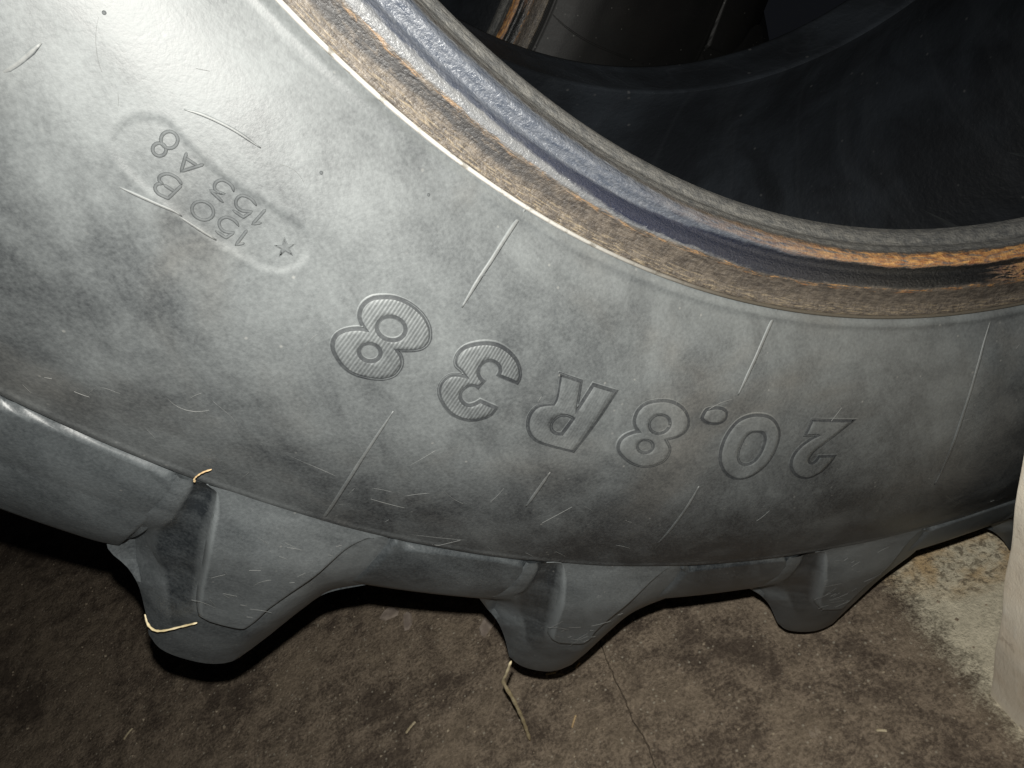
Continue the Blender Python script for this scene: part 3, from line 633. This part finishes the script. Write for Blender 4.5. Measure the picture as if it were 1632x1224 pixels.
for td, r in VENTS_DATA: vent(td, r)

# lugs
def rs_curve(P, n):
    p = np.array(P, float); q = np.stack([np.radians(p[:, 0])*.82, p[:, 1]], 1)
    # Catmull-Rom dense then even spacing
    out = []
    for i in range(len(p)-1):
        a, b = i, i+1; p0 = p[i-1] if i else 2*p[a]-p[b]; p3 = p[i+2] if i+2 < len(p) else 2*p[b]-p[a]
        for t in np.linspace(0, 1, 12, endpoint=False):
            out.append(.5*((2*p[a])+(p[b]-p0)*t+(2*p0-5*p[a]+4*p[b]-p3)*t*t+(3*p[a]-p0-3*p[b]+p3)*t**3))
    out.append(p[-1]); out = np.array(out)
    m = np.stack([np.radians(out[:, 0])*.82, out[:, 1]], 1)
    d = np.concatenate([[0], np.cumsum(np.linalg.norm(np.diff(m, axis=0), axis=1))])
    s = np.linspace(0, d[-1], n)
    return np.stack([np.interp(s, d, out[:, k]) for k in range(out.shape[1])], 1)

def proud(r): k = np.clip((r-.725)/.055, 0, 1); return .0095*k*k*(3-2*k)

def lug_mesh(P, L, tc, seed):
    P = [(a[0]-tc, max(a[1], .7318)) for a in P[:-1]]; L = [(a[0]-tc, a[1]) for a in L]
    near = lambda C, t, r: min(range(len(C)), key=lambda i: (math.radians(C[i][0]-t)*.85)**2 + (C[i][1]-r)**2)
    pb, pe = near(P, -2.0, .842), near(P, .3, .832)
    yl = lambda t, r: (t, r, -.2)
    base = float(np.interp(-7.6, [q[0] for q in L], [q[1] for q in L]))
    left = [(-6.9, .735), (-6.8, .752), (-6.8, .772), (-6.9, .788), (-7.2, base-.020)]
    Lc = [q for q in L if q[0] > -6.9]
    right = [(5.1, .79), (4.5, .765), (3.8, .745), (3.1, .7335)]
    LL = [(t, r, float(YC(r)) + .0003) for t, r in left] + [yl(*q) for q in Lc if q[1] > .818 or q[0] < 3] + [(t, r, float(YC(r)) + .003) for t, r in right]
    lb, le = near(LL, -2.6, .890), near(LL, 1.3, .897)
    n1, n2, n3 = 30, 16, 30
    def three(C, b, e): return np.concatenate([rs_curve(C[:b+1], n1)[:-1], rs_curve(C[b:e+1], n2)[:-1], rs_curve(C[e:], n3)])
    p = three(P, pb, pe); l = three(LL, lb, le); n = len(p)
    rings = []
    pm = np.stack([np.radians(p[:, 0])*.79, p[:, 1]], 1)
    cen = np.array([np.radians(-1.4)*.79, .775])
    e = np.gradient(pm, axis=0); e /= np.linalg.norm(e, axis=1, keepdims=True); nn = np.stack([-e[:, 1], e[:, 0]], 1)
    nn *= np.sign(((cen-pm)*nn).sum(1, keepdims=True))
    fade = np.clip((p[:, 1]-.730)/.02, 0, 1)[:, None]
    ring = lambda q, off: (np.degrees(q[:, 0]/.79), q[:, 1], YE(q[:, 1]) + off)
    for d, o in ((.0045, 1.0), (.0028, .97), (.0012, .8), (0, .3)):
        q = pm + nn*d*fade
        rings.append(ring(q, -proud(q[:, 1])*o))
    lo = (l[:, 0], l[:, 1], l[:, 2])
    b = rings[-1]
    s = np.concatenate([np.linspace(0, 1, n1)[:-1], 1+np.linspace(0, 1, n2)[:-1], 2+np.linspace(0, 1, n3)])
    rec = np.clip((.95-s)/.3, 0, 1); rec = .0042*rec*rec*(3-2*rec)*np.clip(s/.08, 0, 1)      # sunk channel beside the lug face
    for w, k in ((.10, .7), (.22, 1), (.36, 1), (.46, .8), (.54, .25), (.62, 0), (.8, 0), (.92, 0)):
        rw = b[1]*(1-w)+lo[1]*w; yw = b[2]*(1-w**1.35)+lo[2]*w**1.35 + rec*k
        flat = np.clip((.72-s)/.25, 0, 1)*min(1, max(0, (w-.5)/.1))                      # runs out flush into the shoulder pad
        rings.append((b[0]*(1-w)+lo[0]*w, rw, yw*(1-flat) + (YC(rw)-.0009)*flat))
    rings.append(lo)
    # running part: a bar swept across the tread
    for y, w in ((-.192, .10), (-.175, .4), (-.145, .85), (-.09, 1), (-.03, 1), (.03, 1)):
        crown = .906 + .010*min(1, (y+.2)/.15)
        td = np.interp(s, [0, .45, 1, 2, 2.5, 3], [-3.3, -2.6, -1.9, 1.7, 2.5, 3.1]) + (y+.2)*46
        r = np.interp(s, [0, .45, .9, 1.08, 1.92, 2.1, 2.55, 3], [.80, .85, crown-.006, crown, crown, crown-.006, .85, .80])
        yy = np.full(n, y) if w >= 1 else lo[2]*(1-w) + y*w
        yy = np.where(lo[2] < -.205, np.maximum(lo[2], yy), yy)
        rings.append((lo[0]*(1-w)+td*w, lo[1]*(1-w)+r*w, yy))
    V = np.concatenate([pos(a, r, y) for a, r, y in rings])
    m = len(rings); F = []
    for a in range(m-1):
        for i in range(n-1):
            F.append((a*n+i, a*n+i+1, (a+1)*n+i+1, (a+1)*n+i))
    top = [Vector((q[0], q[1], 0)) for q in (pm + nn*.0045*fade)]
    F += [tuple(t) for t in tessellate_polygon([top])]
    F.append(tuple((m-1)*n+i for i in range(n)))
    g = np.random.RandomState(seed); c = g.rand(3)*9
    V += .0006*np.stack([np.sin(V[:, 0]*70+c[0]), np.sin(V[:, 2]*80+c[1]), np.sin(V[:, 0]*60+V[:, 2]*50+c[2])], 1)
    me = bpy.data.meshes.new('lug'); me.from_pydata([tuple(map(float, v)) for v in V], [], F)
    bm = bmesh.new(); bm.from_mesh(me); bmesh.ops.recalc_face_normals(bm, faces=bm.faces)
    bm.to_mesh(me); bm.free()
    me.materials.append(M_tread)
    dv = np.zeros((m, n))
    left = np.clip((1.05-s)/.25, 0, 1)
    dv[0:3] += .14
    dv[1:3] += .55*np.clip((1.4-s)/.2, 0, 1)  # lit edge of the lug face painted pale
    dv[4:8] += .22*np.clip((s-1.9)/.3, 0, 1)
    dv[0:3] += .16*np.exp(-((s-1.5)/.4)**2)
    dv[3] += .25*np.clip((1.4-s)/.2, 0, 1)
    dv[4:8] -= .40*left  # shade of the sunk channel painted in
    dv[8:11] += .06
    at = me.attributes.new('dust', 'FLOAT', 'POINT'); at.data.foreach_set('value', dv.ravel())  # holds real dust plus the painted edge light and channel shade
    me.polygons.foreach_set('use_smooth', [True]*len(me.polygons)); me.update()
    me.set_sharp_from_angle(angle=math.radians(38))
    return me

def about_axle(deg):                                       # turn a part by deg round the axle (angles as in pos())
    return Matrix.Translation((0, 0, R0)) @ Matrix.Rotation(-math.radians(deg), 4, 'Y') @ Matrix.Translation((0, 0, -R0))

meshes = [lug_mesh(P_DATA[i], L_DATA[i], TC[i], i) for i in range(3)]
angles = TC + [TC[2] + (360 - (TC[2]-TC[0]))/19*k for k in range(1, 19)]
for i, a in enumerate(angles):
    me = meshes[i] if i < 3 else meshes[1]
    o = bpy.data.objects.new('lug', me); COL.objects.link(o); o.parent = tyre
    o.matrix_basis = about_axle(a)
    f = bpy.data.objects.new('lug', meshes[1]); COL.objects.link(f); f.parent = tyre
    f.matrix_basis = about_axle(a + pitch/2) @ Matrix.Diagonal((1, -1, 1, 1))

# ------------------------------------------------------------------ the second tyre behind
tyre2 = empty('tractor_tyre', (-.615, .575, 0), 'dark second tractor tyre glimpsed behind through the opening of the front tyre', 'tyre')
turn = about_axle(65)
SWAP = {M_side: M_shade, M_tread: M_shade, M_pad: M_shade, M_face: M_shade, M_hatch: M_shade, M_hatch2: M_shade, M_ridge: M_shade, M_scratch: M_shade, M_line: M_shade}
for ch in [o for o in COL.objects if o.parent == tyre]:
    if ch.name.split('.')[0] in ('scratch', 'vent_spike', 'star', 'fine_scratches', 'decimal_point') or ch.name.split('_')[0] in ('digit', 'letter'): continue
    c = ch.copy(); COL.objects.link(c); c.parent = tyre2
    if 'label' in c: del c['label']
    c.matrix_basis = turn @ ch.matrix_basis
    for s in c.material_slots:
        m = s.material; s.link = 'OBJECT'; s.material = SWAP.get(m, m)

# ------------------------------------------------------------------ the pale post beside the tyre
def build_post():
    x0, x1, y0, y1, zt = -.1795, -.06, -.47, -.2945, 1.05
    root = empty('pale_post', ((x0+x1)/2, (y0+y1)/2, 0), 'pale limewashed post standing in front of the tyre at the right edge', 'post')
    bm = bmesh.new()
    n = 60
    rings = []
    cor = [(x0, y1), (x0, y0), (x1, y0), (x1, y1)]
    for k in range(n+1):
        z = zt*k/n; r = []
        for ci, (cx, cy) in enumerate(cor):
            sx = 1 if cx == x0 else -1; sy = 1 if cy == y0 else -1
            j = .0012*math.sin(z*37+ci)+.0008*math.sin(z*103+2*ci)
            b = .004 + .0015*math.sin(z*61+ci*2)
            pts = [(cx+j, cy+sy*b+j), (cx+sx*b*.3+j, cy+sy*b*.3+j), (cx+sx*b+j, cy+j)]
            if ci in (1, 3): pts = pts[::-1]
            if ci == 0: pts = pts[::-1]
            if ci == 1: pts = pts[::-1]
            if ci == 2: pts = pts
            if ci == 3: pts = pts
            r += pts
        # order the ring by angle
        mx, my = (x0+x1)/2, (y0+y1)/2
        r.sort(key=lambda p: math.atan2((p[1]-my)/(y1-y0), (p[0]-mx)/(x1-x0)))
        rings.append([bm.verts.new((p[0]-mx, p[1]-my, z)) for p in r])
    m = len(rings[0])
    for k in range(n):
        for i in range(m):
            bm.faces.new((rings[k][i], rings[k][(i+1) % m], rings[k+1][(i+1) % m], rings[k+1][i]))
    bm.faces.new(rings[-1]); bm.faces.new(rings[0][::-1])
    me = bpy.data.meshes.new('shaft'); bm.to_mesh(me); bm.free()
    me.materials.append(M_post); me.polygons.foreach_set('use_smooth', [True]*len(me.polygons)); me.set_sharp_from_angle(angle=math.radians(40))
    o = bpy.data.objects.new('shaft', me); COL.objects.link(o); o.parent = root
build_post()

# ------------------------------------------------------------------ straw, husks and grit
def lay(name, pts, rad, mat, label, cat, group=None, seed=0, flat=.6):
    base = Vector(pts[0]); o = tube(name, [Vector(p)-base for p in pts], rad, mat, None, 6, flat, seed)
    o.location = base
    return tag(o, label, cat, group)
lay('straw', [(-0.5584,-0.2065,0.2343),(-0.569,-0.1994,0.2104),(-0.5777,-0.1894,0.1851),(-0.5827,-0.1773,0.135),(-0.5894,-0.1633,0.0791),(-0.5949,-0.1544,0.0412),(-0.6012,-0.1468,0.0012)], .0019, M_straw, 'long bent straw hanging from the middle lug down to the floor', 'straw', seed=1)
lay('straw', [(-0.7379,-0.2095,0.4533),(-0.7397,-0.212,0.4473),(-0.7386,-0.214,0.4418),(-0.733,-0.216,0.4396),(-0.7215,-0.2185,0.4388),(-0.7099,-0.2215,0.4387)], .0009, M_straw, 'yellow straw stuck across the tip of the biggest lug', 'straw', seed=2)
lay('straw', [(-0.622,-0.2530,0.5616),(-0.6261,-0.2530,0.5622),(-0.6301,-0.2525,0.5614),(-0.6328,-0.2518,0.5598),(-0.6342,-0.2508,0.5572)], .0007, M_straw2, 'tiny orange curl of straw on the sidewall above the biggest lug', 'straw', seed=3)

def husk(x, y, L, ang, label, rad=.0016, mat=None, group=None):
    dx, dy = math.cos(ang)*L/2, math.sin(ang)*L/2
    return lay('grain_husk', [(x-dx, y-dy, rad*.6), (x-dx*.4, y-dy*.4, rad*1.0), (x+dx*.4, y+dy*.4, rad*1.0), (x+dx, y+dy, rad*.6)], rad, mat or M_husk, label, 'husk', group, int(x*1e4) % 97, .6)
husk(-.7287, -.0711, .016, .55, 'pale grain husk on the floor left of the hanging straw', .0018)
husk(-.5498, -.1481, .014, .9, 'short dull husk on the floor right of the hanging straw', .0013, M_straw2)
husk(-.2826, -.2848, .009, -.5, 'small whitish husk on the floor near the pale post', .0016)
husk(-.5560, -.0850, .012, -.3, 'thin chaff sliver right under the middle lug tip', .0014, M_straw2)
husk(-.5240, -.0900, .008, .5, 'stubby chaff bit at the right foot of the middle lug', .0013, M_straw2)
husk(-1.1082, .0989, .016, .8, 'pale husk on the dark floor at the far lower left', .0017)

def flake(x, y, s, seed, label):
    g = random.Random(seed); n = 9; V = []
    rad = [s*(.6+.5*g.random()) for _ in range(n)]
    for z, k in ((.0002, 1.0), (.0022, .86)):
        V += [(math.cos(2*math.pi*i/n)*rad[i]*k*1.3, math.sin(2*math.pi*i/n)*rad[i]*k*.8, z + (.0007*g.random() if k < 1 else 0)) for i in range(n)]
    F = [(i, (i+1) % n, n+(i+1) % n, n+i) for i in range(n)] + [tuple(n+i for i in range(n)), tuple(range(n))[::-1]]
    o = link('cement_flake', V, F, M_flake, None, False); o.location = (x, y, 0); o.rotation_euler.z = g.random()*3
    return tag(o, label, 'flake')
flake(-.7300, .0960, .013, 1, 'larger pale cement flake on the floor between the left and middle lugs')
flake(-.7080, .0720, .011, 2, 'smaller pale cement flake beside the larger one between the lugs')
flake(-.6080, .0130, .013, 5, 'reddish cement chip on the floor beside the middle lug flank')

def grit():
    g = random.Random(11); V, F = [], []
    for _ in range(5200):
        x = g.uniform(-1.6, .15); y = g.uniform(-.5, .6); s = .0003 + .0021*g.random()**4
        b = len(V); a = g.random()*6.3
        for k in range(4):
            V.append((x+math.cos(a+k*1.57)*s*g.uniform(.6, 1.5), y+math.sin(a+k*1.57)*s*g.uniform(.6, 1.3), -.0001))
        V.append((x, y, s*g.uniform(.7, 1.3)))
        F += [(b+k, b+(k+1) % 4, b+4) for k in range(4)]
    o = link('grit', V, F, M_grit, None, False)
    o['kind'] = 'stuff'; tag(o, 'loose sandy grit scattered over the concrete floor', 'grit')
grit()
